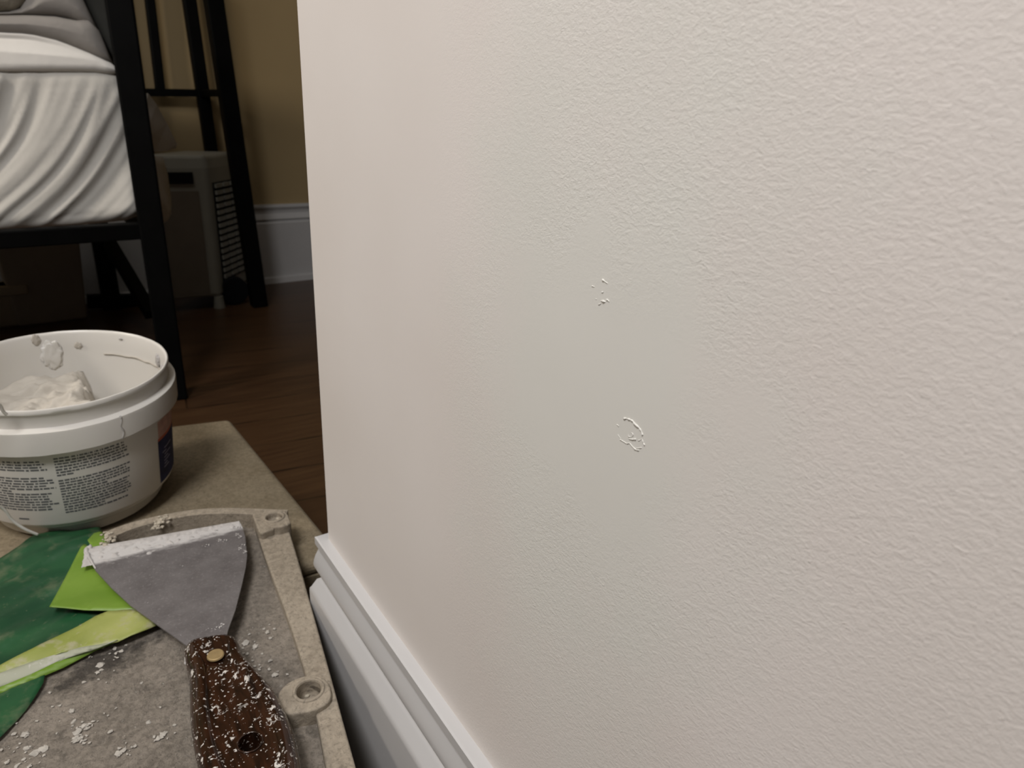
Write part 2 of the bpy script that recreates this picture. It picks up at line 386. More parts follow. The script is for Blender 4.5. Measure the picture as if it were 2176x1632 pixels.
# curved top rail of the bed end, seen at the top left
bm = bmesh.new()
tube_bm(bm, catmull([aty(251, 150, 1.23), aty(238, 110, 1.23), aty(218, 62, 1.23), aty(190, 12, 1.23), aty(150, -60, 1.23)], 5), .011, 8)
from_bm('curved_rail', bm, M['black'], bed, True)
# leg, where the rail meets a small glide with pale cap
for q in ((312, 650), (328, 672)):
    p = atz(*q, .012); bm = bmesh.new(); bmesh.ops.create_icosphere(bm, subdivisions=2, radius=.006, matrix=Matrix.Translation(p)); from_bm('caster', bm, M['ac_panel'], bed, True)

# --- bedding: profiles measured on the front plane of the mattress, each with true depth
FN = Vector((-rail_dir.y, rail_dir.x, 0)).normalized()
if FN.y < 0: FN = -FN                      # into the bed
def on_front(x, y, off=0.0):
    r = ray(x, y); q = Vector((PX, PY, 0)) + FN*(.022+off); t_ = (q - CAM).dot(FN)/r.dot(FN); return CAM + r*t_
def slab(name, pts, depth, mat, parent=None, off=0.0, fold=None, res=.012, rnd=.03, nb=40):
    """closed outline on the front plane, filled as a grid-like cushion: front face rounded at the border, extruded by depth"""
    P = [on_front(x, y, off) for x, y in pts]
    o0 = P[0]; u = -rail_dir; uv = [((p-o0).dot(u), p.z) for p in P]
    u0, u1 = min(a for a, _ in uv), max(a for a, _ in uv); z0, z1 = min(b for _, b in uv), max(b for _, b in uv)
    def inside(a, b):
        c = False; j = len(uv)-1
        for i in range(len(uv)):
            (xi, yi), (xj, yj) = uv[i], uv[j]
            if (yi > b) != (yj > b) and a < (xj-xi)*(b-yi)/(yj-yi)+xi: c = not c
            j = i
        return c
    def dist(a, b):
        m = 9
        for i in range(len(uv)):
            (xi, yi), (xj, yj) = uv[i-1], uv[i]; dx, dy = xj-xi, yj-yi; L2 = dx*dx+dy*dy or 1e-9
            t_ = max(0, min(1, ((a-xi)*dx+(b-yi)*dy)/L2)); m = min(m, math.hypot(a-xi-t_*dx, b-yi-t_*dy))
        return m
    # scan columns between lower and upper outline
    cols = []; na = max(6, int((u1-u0)/res))
    for i in range(na+1):
        a = u0 + (u1-u0)*(i/na)*.9998 + 1e-5
        ys = []
        for k in range(len(uv)):
            (xi, yi), (xj, yj) = uv[k-1], uv[k]
            if (xi > a) != (xj > a): ys.append(yi + (a-xi)*(yj-yi)/(xj-xi))
        if len(ys) < 2: continue
        cols.append((a, min(ys), max(ys)))
    vs, fs = [], []
    for a, b0, b1 in cols:
        for k in range(nb+1):
            b = b0 + (b1-b0)*k/nb; d = dist(a, b); e = min(1, d/rnd); dep = rnd*(1-math.sqrt(max(0, 1-(1-e)**2)))
            if fold: dep -= fold(a-u1, b)*min(1, e*1.5)
            vs.append(o0 + u*(a-0) + FN*dep + Vector((0,0,b-o0.z)))
    m = len(vs); w_ = nb+1; nc = len(cols)
    for (a, b0, b1) in cols:
        for k in range(w_): b = b0+(b1-b0)*k/nb; vs.append(o0 + u*a + FN*depth + Vector((.00, 0, b-o0.z)) + u*.0)
    for i in range(nc-1):
        for k in range(nb):
            q = i*w_+k; fs.append((q, q+w_, q+w_+1, q+1)); fs.append((m+q, m+q+1, m+q+w_+1, m+q+w_))
    for i in range(nc-1):
        q = i*w_; fs.append((q, m+q, m+q+w_, q+w_)); q += nb; fs.append((q, q+w_, m+q+w_, m+q))
    for k in range(nb):
        fs.append((k, k+1, m+k+1, m+k)); q = (nc-1)*w_+k; fs.append((q, m+q, m+q+1, q+1))
    bm = bmesh.new(); bv = [bm.verts.new(v) for v in vs]
    for f in fs: bm.faces.new([bv[i] for i in f])
    return from_bm(name, bm, mat, parent, True)

def folds(a, b):
    # drapes hung from the top right corner that sweep down and to the left
    d = max(0.0, .498 - b); t_ = a + 1.30*d**1.42*(1 + .25*noise.noise(Vector((a*5, b*5, 1))))
    f = smooth01(0, .045, d)
    n1 = noise.noise(Vector((t_*34, d*3.0, 2))); n2 = noise.noise(Vector((t_*75, d*5.0, 6)))
    return f*(.0058*(.45-abs(n1)*2)*(.8+1.5*d) + .0016*(.4-abs(n2)*2) + .006*noise.noise(Vector((t_*12, d*3, 9))))
mat_ = empty('mattress', (-.3, 1.4, .283))
tag(mat_, 'mattress in a wrinkled white fitted sheet with draped folds, resting on the black bed rail', 'mattress')
E0 = 365
slab('fitted_sheet', [(-1500, 601), (0, 497), (150, 486), (275, 474), (305, 462), (312, 440), (306, 380), (292, 270), (283, 200), (268, 160), (257, 145), (200, 132), (100, 132), (0, 132), (-1500, 134)],
     .46, M['sheet'], mat_, 0, folds, rnd=.025, res=.004, nb=90)
# the mattress side past the post and a loose corner of sheet
def sheet_poly(name, pts, mat, parent, th=.004, div=1, smooth=True):
    bm = bmesh.new(); bmesh.ops.recalc_face_normals(bm, faces=[bm.faces.new([bm.verts.new(p) for p in pts])])
    if div: 
        bmesh.ops.triangulate(bm, faces=bm.faces[:])
        bmesh.ops.subdivide_edges(bm, edges=bm.edges[:], cuts=div, use_grid_fill=True)
    o = from_bm(name, bm, mat, parent, smooth)
    m = o.modifiers.new('solid', 'SOLIDIFY'); m.thickness = th; m.offset = 0; return o
side = [aty(300, 330, 1.30), aty(339, 334, 1.34), aty(350, 372, 1.34), aty(357, 420, 1.34), aty(356, 452, 1.34), aty(348, 470, 1.32), aty(318, 478, 1.25), aty(300, 470, 1.25)]
sheet_poly('sheet_side', side, M['sheet'], mat_, .012)
sheet_poly('loose_sheet_corner', [aty(312, 198, 1.30), aty(330, 222, 1.31), aty(352, 262, 1.33), aty(373, 306, 1.35), aty(371, 314, 1.35), aty(352, 320, 1.33), aty(328, 322, 1.31), aty(300, 300, 1.28)], M['sheet'], mat_, .005, 2, False)

dv = slab('white_duvet', [(-1500, 152), (0, 152), (120, 152), (200, 153), (256, 159), (262, 153), (257, 146), (241, 134), (193, 112), (129, 86), (64, 71), (0, 68), (-60, 66), (-1500, 66)],
     .44, M['duvet'], None, -.006, lambda a, b: .003*noise.noise(Vector((a*9, b*14, 1))) - .55*max(0, b-.500), rnd=.010)
tag(dv, 'smooth white duvet layer directly on top of the sheeted mattress', 'duvet')
bl = slab('grey_blanket', [(-1500, 66), (-60, 66), (0, 69), (64, 72), (129, 87), (193, 113), (241, 136), (247, 134), (238, 112), (225, 84), (211, 52), (196, 28), (188, 40), (165, 42), (129, 33), (64, 30), (0, 31), (-1500, 31)],
     .42, M['grey_cloth'], None, -.006, lambda a, b: .004*noise.noise(Vector((a*6, b*12, 5))), rnd=.018)
tag(bl, 'taupe grey blanket lying over the white duvet at top left', 'blanket')
b2 = slab('folded_throw', [(-1500, 32), (0, 32), (64, 31), (129, 34), (165, 43), (192, 56), (214, 60), (197, 28), (184, 0), (160, -60), (130, -110), (70, -70), (62, 2), (40, 22), (0, 24), (-1500, 24)],
     .40, M['grey_cloth'], None, .0, lambda a, b: .004*noise.noise(Vector((a*8, b*10, 9))), rnd=.018)
tag(b2, 'folded grey throw above the blanket edge, cut by the top of the photo', 'throw')
pl = slab('knit_pillow', [(-1500, 25), (0, 25), (40, 23), (66, 4), (72, -40), (60, -120), (-1500, -140)],
     .36, M['lace_cloth'], None, -.004, lambda a, b: .006*noise.noise(Vector((a*30, b*30, 9))), rnd=.03)
tag(pl, 'beige textured knit cushion in the top left corner of the photo', 'cushion')
dk = slab('charcoal_throw', [(186, 0), (197, 28), (212, 55), (226, 84), (239, 112), (249, 136), (257, 146), (262, 140), (256, 80), (246, 0), (236, -80), (140, -80)],
     .34, M['dark_cloth'], None, .012, None, rnd=.012)
tag(dk, 'charcoal cloth hanging between the grey bedding and the bed post', 'cloth')

# --- slanted black rack behind the bed
rk = empty('metal_rack', tuple(atz(552, 652, 0)))
tag(rk, 'slanted black metal rack with crossbar behind the bed, beside the portable air conditioner', 'rack')
fy = atz(552, 652, 0).y
def post(name, a, b, wd, parent):
    bm = bmesh.new(); bar_bm(bm, a, b, wd); return bevel(from_bm(name, bm, M['black'], parent), .003)
post('post', atz(551, 650, 0), aty(434, -130, fy), .0345, rk)
BY = 1.815
post('upright', aty(488, 592, BY), aty(383, -130, BY), .027, rk)
post('upright', aty(341, 196, BY), aty(303, -130, BY), .0195, rk)
bm = bmesh.new(); bar_bm(bm, aty(475, 198, fy), aty(432, 198, BY), .019, .014); from_bm('crossbar', bm, M['black'], rk)
bm = bmesh.new(); bar_bm(bm, aty(436, 198, BY), aty(290, 196, BY), .019, .016); from_bm('crossbar', bm, M['black'], rk)
post('hidden_upright', Vector((aty(290, 196, BY).x, BY, 0)), Vector((aty(290, 196, BY).x, BY, .8)), .02, rk).name = 'upright'

# --- portable air conditioner
ac = empty('portable_air_conditioner', (.30, 1.72, 0))
tag(ac, 'off-white portable air conditioner tower with side vent grille, behind the bed post', 'air conditioner')
q0 = aty(343, 655, 1.66); q1 = aty(462, 655, 1.66); q2 = aty(528, 600, 1.79)
zt = aty(400, 360, 1.66).z
fl = Vector((aty(350, 500, 1.66).x - .02, 1.665, 0)); fr = Vector((atz(474, 652, 0).x - .004, 1.66, 0)); bk = Vector((atz(530, 618, 0).x + .002, 1.785, 0))
bl_ = fl + (bk - fr)
def ac_pt(base, z, dz=0): return Vector((base.x, base.y, z))
bm = bmesh.new()
ring0 = [bm.verts.new((p.x, p.y, .028)) for p in (fl, fr, bk, bl_)]
ring1 = [bm.verts.new((p.x, p.y, zt+.002)) for p in (fl, fr, bk, bl_)]
cen = (fl+fr+bk+bl_)/4
ring2 = [bm.verts.new((cen.x+(p.x-cen.x)*.93, cen.y+(p.y-cen.y)*.93, zt+.030)) for p in (fl, fr, bk, bl_)]
for A_, B_ in ((ring0, ring1), (ring1, ring2)):
    for i in range(4): bm.faces.new((A_[i], A_[(i+1)%4], B_[(i+1)%4], B_[i]))
bm.faces.new(ring0[::-1]); bm.faces.new(ring2)
bevel(from_bm('body', bm, M['ac_body'], ac), .008, 3)
fd = (fr-fl).normalized(); sd = (bk-fr).normalized(); fn_ = Vector((fd.y, -fd.x, 0)); sn = Vector((sd.y, -sd.x, 0))
def panel(name, o_, d, n_, a0, a1, z0, z1, th, mat):
    bm = bmesh.new(); P = []
    for k in (0.0, th):
        for a, z in ((a0,z0),(a1,z0),(a1,z1),(a0,z1)): P.append(bm.verts.new(o_ + d*a + n_*k + Vector((0,0,z))))
    for f in ((3,2,1,0),(4,5,6,7),(0,1,5,4),(1,2,6,5),(2,3,7,6),(3,0,4,7)): bm.faces.new([P[i] for i in f])
    return from_bm(name, bm, mat, ac)
Lf = (fr-fl).length; Ls = (bk-fr).length
panel('front_panel', fl, fd, fn_, .01, Lf-.022, .034, zt-.045, .003, M['ac_panel'])
g = panel('vent_panel', fr, sd, sn, .018, Ls-.022, .06, zt-.03, .0015, M['ac_dark'])
bm = bmesh.new()
for j in range(15):
    z = .066 + j*(zt-.10)/14.5
    for i in range(3):
        a = .023 + i*(Ls-.05)/3; wd = (Ls-.05)/3 - .008
        P = []
        for k in (.0015, .006):
            for aa, zz in ((a, z), (a+wd, z), (a+wd, z+.0085), (a, z+.0085)): P.append(bm.verts.new(fr + sd*aa + sn*k + Vector((0,0,zz))))
        for f in ((3,2,1,0),(4,5,6,7),(0,1,5,4),(1,2,6,5),(2,3,7,6),(3,0,4,7)): bm.faces.new([P[i_] for i_ in f])
from_bm('grille', bm, M['ac_body'], ac)
panel('control_recess', fl, fd, fn_, Lf-.085, Lf-.030, zt-.030, zt-.006, .0045, M['ac_dark'])
panel('outlet_slot', fl, fd, fn_, .0, Lf-.09, zt-.004, zt+.010, .0045, M['ac_dark'])
bm = bmesh.new(); bmesh.ops.create_cone(bm, cap_ends=True, segments=20, radius1=.034, radius2=.034, depth=.02, matrix=Matrix.Translation(Vector((fr.x+.034, fr.y+.02, .034))) @ Matrix.Rotation(math.pi/2, 4, 'X'))
bevel(from_bm('caster_wheel', bm, M['ac_dark'], ac), .004)
bm = bmesh.new(); bmesh.ops.create_cone(bm, cap_ends=True, segments=16, radius1=.013, radius2=.010, depth=.028, matrix=Matrix.Translation(Vector((fr.x-.004, fr.y+.006, .014)))); from_bm('foot', bm, M['ac_body'], ac)
bm = bmesh.new(); bmesh.ops.create_cone(bm, cap_ends=True, segments=16, radius1=.013, radius2=.010, depth=.028, matrix=Matrix.Translation(Vector((fl.x+.012, fl.y+.012, .014)))); from_bm('foot', bm, M['ac_body'], ac)

# --- storage under the bed
def crate(name, a, b, dep, z1, mat, label, cat, lid=False):
    a = Vector(a); b = Vector(b); d = (b-a).normalized(); n_ = Vector((-d.y, d.x, 0))
    r_ = empty(name, ((a.x+b.x)/2, (a.y+b.y)/2, 0)); tag(r_, label, cat)
    bm = bmesh.new(); P = []
    for z, k in ((0.0, .012), (z1-.02 if lid else z1, 0.0)):
        for p in (a + d*k + n_*k, b - d*k + n_*k, b - d*k + n_*(dep-k), a + d*k + n_*(dep-k)): P.append(bm.verts.new((p.x, p.y, z)))
    for f in ((3,2,1,0),(4,5,6,7),(0,1,5,4),(1,2,6,5),(2,3,7,6),(3,0,4,7)): bm.faces.new([P[i] for i in f])
    bevel(from_bm('body', bm, mat, r_), .004)
    bm = bmesh.new(); P = []
    for z in (z1-.02, z1):
        for p in (a - d*.005 - n_*.005, b + d*.005 - n_*.005, b + d*.005 + n_*(dep+.005), a - d*.005 + n_*(dep+.005)): P.append(bm.verts.new((p.x, p.y, z)))
    for f in ((3,2,1,0),(4,5,6,7),(0,1,5,4),(1,2,6,5),(2,3,7,6),(3,0,4,7)): bm.faces.new([P[i] for i in f])
    bevel(from_bm('lid', bm, mat, r_), .003)
ca = atz(76, 652, 0); cb = atz(190, 645, 0)
crate('storage_bin', (ca.x-.045, 1.665, 0), (.080, 1.68, 0), .09, .205, M['bin'], 'dim grey-brown storage bin under the bed, left of the thin black bed leg', 'storage bin')
p1 = atz(70, 692, 0)
crate('cardboard_box', (p1.x-.30, p1.y-.03, 0), (p1.x, p1.y, 0), .045, aty(55, 604, p1.y).z, M['paper_box'], 'low tan cardboard box at the left edge of the photo under the bed', 'box')

# ================================================================== NEAR THINGS
ZF, ZB, ZR, ZX = .1430, .1500, .1560, .1290     # recess floor, border, far rim, beige box top
# --- beige box beyond
bx = empty('beige_box', (0.0, .6, 0))
tag(bx, 'worn beige flat-topped box under the pail, its far corner against the dark floor', 'box')
c1 = atz(489, 889, ZX); c2 = atz(700, 1150, ZX); near = atz(648, 1204, ZX).y
c3 = Vector((c2.x + .003, near, ZX)); c0 = atz(300, 911, ZX)
dirl = (c0 - c1).normalized(); far_l = c1 + dirl*.42
top = [far_l, c1, c3, Vector((-.27, near+.02, ZX))]
o = prism('body', [Vector((p.x, p.y, ZX-.012)) for p in top], .0, M['mat_box'], bx)
cc = sum(top, Vector())/4
o = prism('top_panel', [p + (p-cc).normalized()*.0 for p in top], ZX-.0125, M['mat_box'], bx)
bevel(o, .006, 4)

# --- upturned plastic case
cs = empty('plastic_case', (-.05, .33, 0))
tag(cs, 'dusty beige plastic case with raised rims and screw holes, under the putty knife', 'case')
O = lambda x, y, z=ZB: atz(x, y, z)
outer = [O(560,1084,ZB), O(596,1088,ZB), O(606,1098,ZB), O(622,1150), O(640,1210), O(665,1300), O(700,1425), O(730,1535), O(757,1632), O(800,1790)]
inner = [O(549,1141), O(575,1215), O(605,1295), O(628,1362), O(650,1434), O(669,1506), O(693,1632), O(722,1790)]
# body below
bo = [Vector((p.x-.003, p.y, ZF-.006)) for p in outer]
left = -.26
yfar = atz(400, 1092, ZR).y
ynear = outer[-1].y
body_pts = [Vector((left, yfar-.004, ZF-.006)), Vector((outer[0].x, yfar-.004, ZF-.006))] + [Vector((p.x-.004, min(p.y, yfar-.006), ZF-.006)) for p in outer[2:]] + [Vector((left, ynear, ZF-.006))]
def clampx(p):
    lim = .1114 if p.y < .385 else 9
    return Vector((min(p.x, lim), p.y, p.z))
body_pts = [clampx(p) for p in body_pts]; outer = [clampx(p) for p in outer]
near_n = near - .002
def front_of_box(pts): return [Vector((p.x, min(p.y, near_n), p.z)) for p in pts]
prism('body', front_of_box(body_pts), 0.0, M['case'], cs)
# recess floor: fine grid with low lumps
gx0, gx1, gy0, gy1 = left, .118, ynear, yfar+.002
vs, fs = [], []; NX, NY = 150, 170
def right_lim(y):
    for a, b in zip(outer, outer[1:]):
        if b.y <= y <= a.y: return a.x + (b.x-a.x)*(y-a.y)/(b.y-a.y+1e-9)
    return outer[0].x if y > outer[0].y else outer[-1].x
for j in range(NY+1):
    y = gy0 + (gy1-gy0)*j/NY; xr = right_lim(y) - .004
    for i in range(NX+1):
        x = gx0 + (xr-gx0)*i/NX
        h = .0007*noise.noise(Vector((x*60, y*60, 0))) + .0006*noise.noise(Vector((x*190, y*190, 3)))
        vs.append((x, y, ZF + h))
for j in range(NY):
    for i in range(NX): q = j*(NX+1)+i; fs.append((q, q+1, q+NX+2, q+NX+1))
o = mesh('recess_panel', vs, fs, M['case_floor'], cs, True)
m = o.modifiers.new('solid', 'SOLIDIFY'); m.thickness = .006; m.offset = -1
# border strip on the right
def strip(name, A_, B_, z0, mat, parent, bev=.0012, z1=None):
    pts = [Vector(p) for p in A_] + [Vector(p) for p in B_[::-1]]
    return prism(name, pts, z0, mat, parent, bev)
oc = catmull(outer[2:], 4); ic = catmull(inner, 4)
strip('border', [clampx(p) for p in oc], ic, ZF-.002, M['case'], cs, .0014)
# lower outer flange left of the beige box gap
# far rim: curved raised wall
rt = [O(612,1083,ZR), O(556,1081,ZR), O(480,1079,ZR), O(400,1084,ZR), O(300,1104,ZR), O(238,1124,ZR), O(222,1134,ZR)]
ri = [O(608,1100,ZR), O(556,1094,ZR), O(480,1091,ZR), O(400,1096,ZR), O(302,1117,ZR), O(244,1139,ZR), O(230,1150,ZR)]
strip('far_rim', catmull(rt, 4), catmull(ri, 4), ZF-.004, M['case'], cs, .0012)
prism('border', [Vector((left, ynear, ZB)), Vector((left+.016, ynear, ZB)), Vector((left+.016, yfar, ZB)), Vector((left, yfar, ZB))], ZF-.004, M['case'], cs, .0014)
prism('border', [Vector((left+.016, ynear, ZB)), Vector((outer[-1].x-.014, ynear, ZB)), Vector((outer[-1].x-.014, ynear+.014, ZB)), Vector((left+.016, ynear+.014, ZB))], ZF-.004, M['case'], cs, .0014)
# corner block at the end of the far rim
blk = [O(536,1092,ZR), O(560,1088,ZR), O(590,1100,ZR), O(584,1122,ZR), O(556,1133,ZR), O(549,1128,ZR)]
prism('corner_block', blk, ZF-.002, M['case'], cs, .0012)
# screw bosses: pad, tube ring and a dark bore
def boss(c, rx, ry, z, padpts, ang=0.0, bore=.004):
    prism('boss_pad', catmull(padpts, 4, True), ZF-.002, M['case'], cs, .0012)
    bm = bmesh.new(); n_ = 32; R0 = []
    prof = [(1.25, z+.0001), (1.22, z+.0009), (1.06, z+.0011), (1.0, z+.0004), (.97, z-bore*.6), (.93, z-bore)]
    prof = [(a_, z_) for a_, z_ in prof]
    for a_, z_ in prof:
        R0.append([bm.verts.new((c.x + (math.cos(t)*rx*math.cos(ang) - math.sin(t)*ry*math.sin(ang))*a_, c.y + (math.cos(t)*rx*math.sin(ang) + math.sin(t)*ry*math.cos(ang))*a_, z_)) for t in [2*math.pi*k/n_ for k in range(n_)]])
    for A_, B_ in zip(R0, R0[1:]):
        for k in range(n_): bm.faces.new((A_[k], A_[(k+1)%n_], B_[(k+1)%n_], B_[k]))
    bm.faces.new(R0[-1])
    return from_bm('screw_boss', bm, M['case'], cs, True)
def screw(c, z, r=.0028):
    bm = bmesh.new(); bmesh.ops.create_uvsphere(bm, u_segments=14, v_segments=8, radius=r, matrix=Matrix.Translation((c.x, c.y, z))@Matrix.Diagonal((1,1,.55,1))); from_bm('screw', bm, M['crust_tan'], cs, True)
ZH = ZB + .0035
hc = atz(656, 1467, ZH); he = atz(684, 1460, ZH); rr = (he-hc).length*.98
pad = [atz(x, y, ZH) for x, y in ((592,1472),(612,1450),(645,1436),(680,1436),(700,1455),(702,1485),(676,1505),(640,1514),(606,1516),(592,1500))]
b_ = boss(hc, rr, rr*.98, ZH, pad, 0, .0105)
# bores need a real opening: cut the pads and the border with a cylinder
def cut(objs, c, r, z0, z1):
    bm = bmesh.new(); bmesh.ops.create_cone(bm, cap_ends=True, segments=32, radius1=r, radius2=r, depth=z1-z0, matrix=Matrix.Translation((c.x, c.y, (z0+z1)/2)))
    k = from_bm('cutter', bm)
    dg = bpy.context.evaluated_depsgraph_get()
    for o in objs:
        m = o.modifiers.new('cut', 'BOOLEAN'); m.object = k; m.operation = 'DIFFERENCE'; m.solver = 'EXACT'
        dg = bpy.context.evaluated_depsgraph_get(); me = bpy.data.meshes.new_from_object(o.evaluated_get(dg)); o.modifiers.clear(); old = o.data; o.data = me
    bpy.data.objects.remove(k)
hc2 = atz(583, 1100, ZR+.001); r2 = (atz(601, 1099, ZR+.001)-hc2).length
pad2 = [atz(x, y, ZR+.001) for x, y in ((560,1086),(585,1082),(607,1086),(616,1104),(616,1112),(596,1119),(572,1118),(560,1106))]
b2_ = boss(hc2, r2, r2*.9, ZR+.001, pad2, 0, .004)
C_ = [o for o in cs.children if not o.name.startswith('screw')]
bpy.context.view_layer.update()
cut([o for o in C_ if o.name.split('.')[0] in ('boss_pad', 'border', 'recess_panel', 'body')], hc, rr*.96, ZF-.012, .2)
cut([o for o in C_ if o.name.split('.')[0] in ('boss_pad', 'far_rim', 'corner_block', 'border')], hc2, r2*.94, ZR-.004, .2)
screw(atz(652, 1474, ZH-.009), ZH-.0100, .0018); screw(atz(590, 1101, ZR-.003), ZR-.0032, .0016)
# moulding line on the border, from the boss toward the camera
# small boss on the far rim with crusted plaster
def lumps(name, pts, mat, parent, r=.002, n=9, seed=1):
    rnd_ = random.Random(seed); bm = bmesh.new()
    for p in pts:
        for k in range(n):
            q = Vector(p) + Vector((rnd_.gauss(0, r*1.3), rnd_.gauss(0, r*1.3), rnd_.uniform(-.2, .5)*r)); s = r*rnd_.uniform(.25, .8)
            res = bmesh.ops.create_icosphere(bm, subdivisions=1, radius=s, matrix=Matrix.Translation(q)@Matrix.Rotation(rnd_.uniform(0,3), 4, 'Z')@Matrix.Diagonal((rnd_.uniform(.7,1.5), 1, rnd_.uniform(.4,.8), 1)))
            for v in res['verts']: v.co += Vector((rnd_.uniform(-1,1), rnd_.uniform(-1,1), rnd_.uniform(-1,1)))*s*.22
    return from_bm(name, bm, mat, parent, False)
for L_ in (((338,1108),(352,1098),(340,1118),(345,1103),(330,1112)), ((226,1136),(232,1146),(234,1158),(229,1141))):
    lumps('crusted_plaster', [atz(x, y, ZR) for x, y in L_], M['crust_tan'], cs, .0022, 9, 3)

# loose crumbs of dried plaster on the case
rnd = random.Random(5); pts = []
for cx_, cy_, n_, sp in ((172,1545,26,12),(166,1570,10,9),(40,1590,20,22),(75,1610,14,16),(262,1592,12,10),(250,1375,10,8),(215,1400,14,22),(520,1370,14,14),(540,1400,12,16),(560,1340,8,16),(150,1500,8,40),(230,1480,16,50),(335,1560,14,30),(590,1420,6,14)):
    for k in range(n_): pts.append((atz(cx_+rnd.gauss(0,sp), cy_+rnd.gauss(0,sp), ZF+.0006), rnd.uniform(.0002, .0011)))
bm = bmesh.new()
for p, q_ in pts:
    q_ *= 1.0 if rnd.random() < .8 else 1.9
    res = bmesh.ops.create_icosphere(bm, subdivisions=2, radius=q_, matrix=Matrix.Translation(p)@Matrix.Rotation(rnd.uniform(0,3), 4, 'Z')@Matrix.Diagonal((rnd.uniform(.7,1.4), 1, .35, 1)))
    for v in res['verts']:
        o_ = v.co - p; k_ = 1 + .9*noise.noise(o_*1500 + Vector((p.x*9000, 0, 0))); v.co = p + Vector((o_.x*k_, o_.y*k_, o_.z*(.6+.6*k_)))
tag(from_bm('plaster_crumbs', bm, M['crumb']), 'loose crumbs of dried plaster scattered on the dusty beige plastic case', 'plaster crumbs', kind='stuff')

# --- green plastic bag
bag = empty('plastic_bag', (-.05, .45, ZF))
tag(bag, 'crumpled green plastic bag with lime flap and yellow-green folded edge, under the putty knife', 'bag')
def film_sheet(name, outline, mat, parent, amp=.0012, freq=40, th=.0004, seed=0, res=.0028, zfun=None):
    """outline: (px, py, z) points; fills the outline on a triangulated fine mesh with soft wrinkles"""
    P = catmull([atz(x, y, z) for x, y, z in outline], 3, True) if False else [atz(x, y, z) for x, y, z in outline]
    bm = bmesh.new(); f = bm.faces.new([bm.verts.new(p) for p in P]); bmesh.ops.triangulate(bm, faces=[f])
    for it in range(7):
        L = [e for e in bm.edges if e.calc_length() > res*1.6]
        if not L: break
        bmesh.ops.subdivide_edges(bm, edges=L, cuts=1); bmesh.ops.triangulate(bm, faces=[f for f in bm.faces if len(f.verts) > 3])
    bnd = {v for e in bm.edges if e.is_boundary for v in e.verts}
    for it in range(30):
        new = {v: sum((e.other_vert(v).co.z for e in v.link_edges), 0.0)/len(v.link_edges) for v in bm.verts if v not in bnd}
        for v, z in new.items(): v.co.z = z
    for v in bm.verts:
        a = math.radians(32); s_ = v.co.x*math.cos(a)+v.co.y*math.sin(a); t_ = -v.co.x*math.sin(a)+v.co.y*math.cos(a)
        v.co.z += amp*noise.noise(Vector((s_*freq*.35, t_*freq*1.6, seed))) + (zfun(v.co) if zfun else 0)
    o = from_bm(name, bm, mat, parent, True, recalc=True)
    m = o.modifiers.new('solid', 'SOLIDIFY'); m.thickness = th; m.offset = 0
    return o
za = ZF + .0034
film_sheet('dark_green_panel', [(-160,1262,za),(-60,1212,za),(0,1184,za),(40,1161,.147),(78,1138,.142),(110,1128,.136),(160,1122,.134),(212,1120,.137),(219,1134,.149),(232,1158,.148),(262,1200,.146),(320,1250,za),(330,1300,za),(230,1330,za),(160,1372,za),(90,1408,za),(0,1450,za),(-160,1500,za)],
           M['green'], bag, .0028, 60, seed=1)
film_sheet('dark_green_corner', [(-160,1480,ZF+.003),(0,1440,ZF+.003),(60,1420,ZF+.003),(100,1415,ZF+.003),(92,1450,ZF+.003),(72,1484,ZF+.0025),(55,1508,ZF+.002),(36,1530,ZF+.002),(0,1567,ZF+.002),(-60,1620,ZF+.002),(-160,1640,ZF+.002)],
           M['green'], bag, .0010, 60, seed=4)
zl = ZF + .0085
film_sheet('lime_flap', [(105,1290,zl+.001),(125,1253,zl),(150,1206,zl),(172,1162,zl),(180,1156,zl),(200,1170,zl),(300,1190,zl-.001),(330,1240,zl-.002),(326,1300,zl-.002),(276,1295,zl),(240,1298,zl),(180,1297,zl+.001),(140,1293,zl+.001)],
           M['lime'], bag, .0006, 30, seed=2)
film_sheet('lit_green_corner', [(186,1148,.1525),(200,1134,.150),(216,1129,.1485),(224,1140,.152),(235,1160,.154),(240,1175,.153),(205,1178,.1525)], M['lime'], bag, .0006, 30, seed=6)  # lit corner of the dark green sheet, its brightness painted as lime
zy = ZF + .0078
film_sheet('yellow_green_fold', [(-120,1470,zy),(0,1413,zy),(68,1381,zy),(135,1344,zy),(203,1308,zy+.0005),(232,1297,zy+.0008),(281,1296,zy+.0008),(330,1312,zy),(332,1326,zy-.001),(290,1346,zy-.001),(250,1364,zy-.0018),(169,1380,zy-.0022),(68,1410,zy-.002),(0,1434,zy-.002),(-120,1495,zy-.002)],
           M['yellow_green'], bag, .0022, 90, seed=3)
film_sheet('plaster_coated_fold', [(-120,1492,zy-.001),(0,1431,zy-.001),(68,1406,zy-.0012),(169,1377,zy-.0015),(250,1361,zy-.0012),(250,1362,zy-.002),(203,1374,zy-.003),(135,1402,zy-.003),(68,1434,zy-.003),(0,1460,zy-.003),(-120,1520,zy-.003)],
           M['plastered_film'], bag, .0008, 70, seed=5)
film_sheet('lime_hem', [(-120,1518,zy-.003),(0,1460,zy-.0028),(68,1432,zy-.0028),(135,1400,zy-.0028),(203,1372,zy-.0028),(252,1359,zy-.0022),(300,1340,zy-.0018),(328,1326,zy-.002),(326,1331,zy-.004),(254,1362,zy-.0045),(203,1383,zy-.005),(135,1419,zy-.005),(68,1448,zy-.005),(0,1475,zy-.005),(-120,1532,zy-.005)],
           M['lime'], bag, .0002, 50, seed=7)

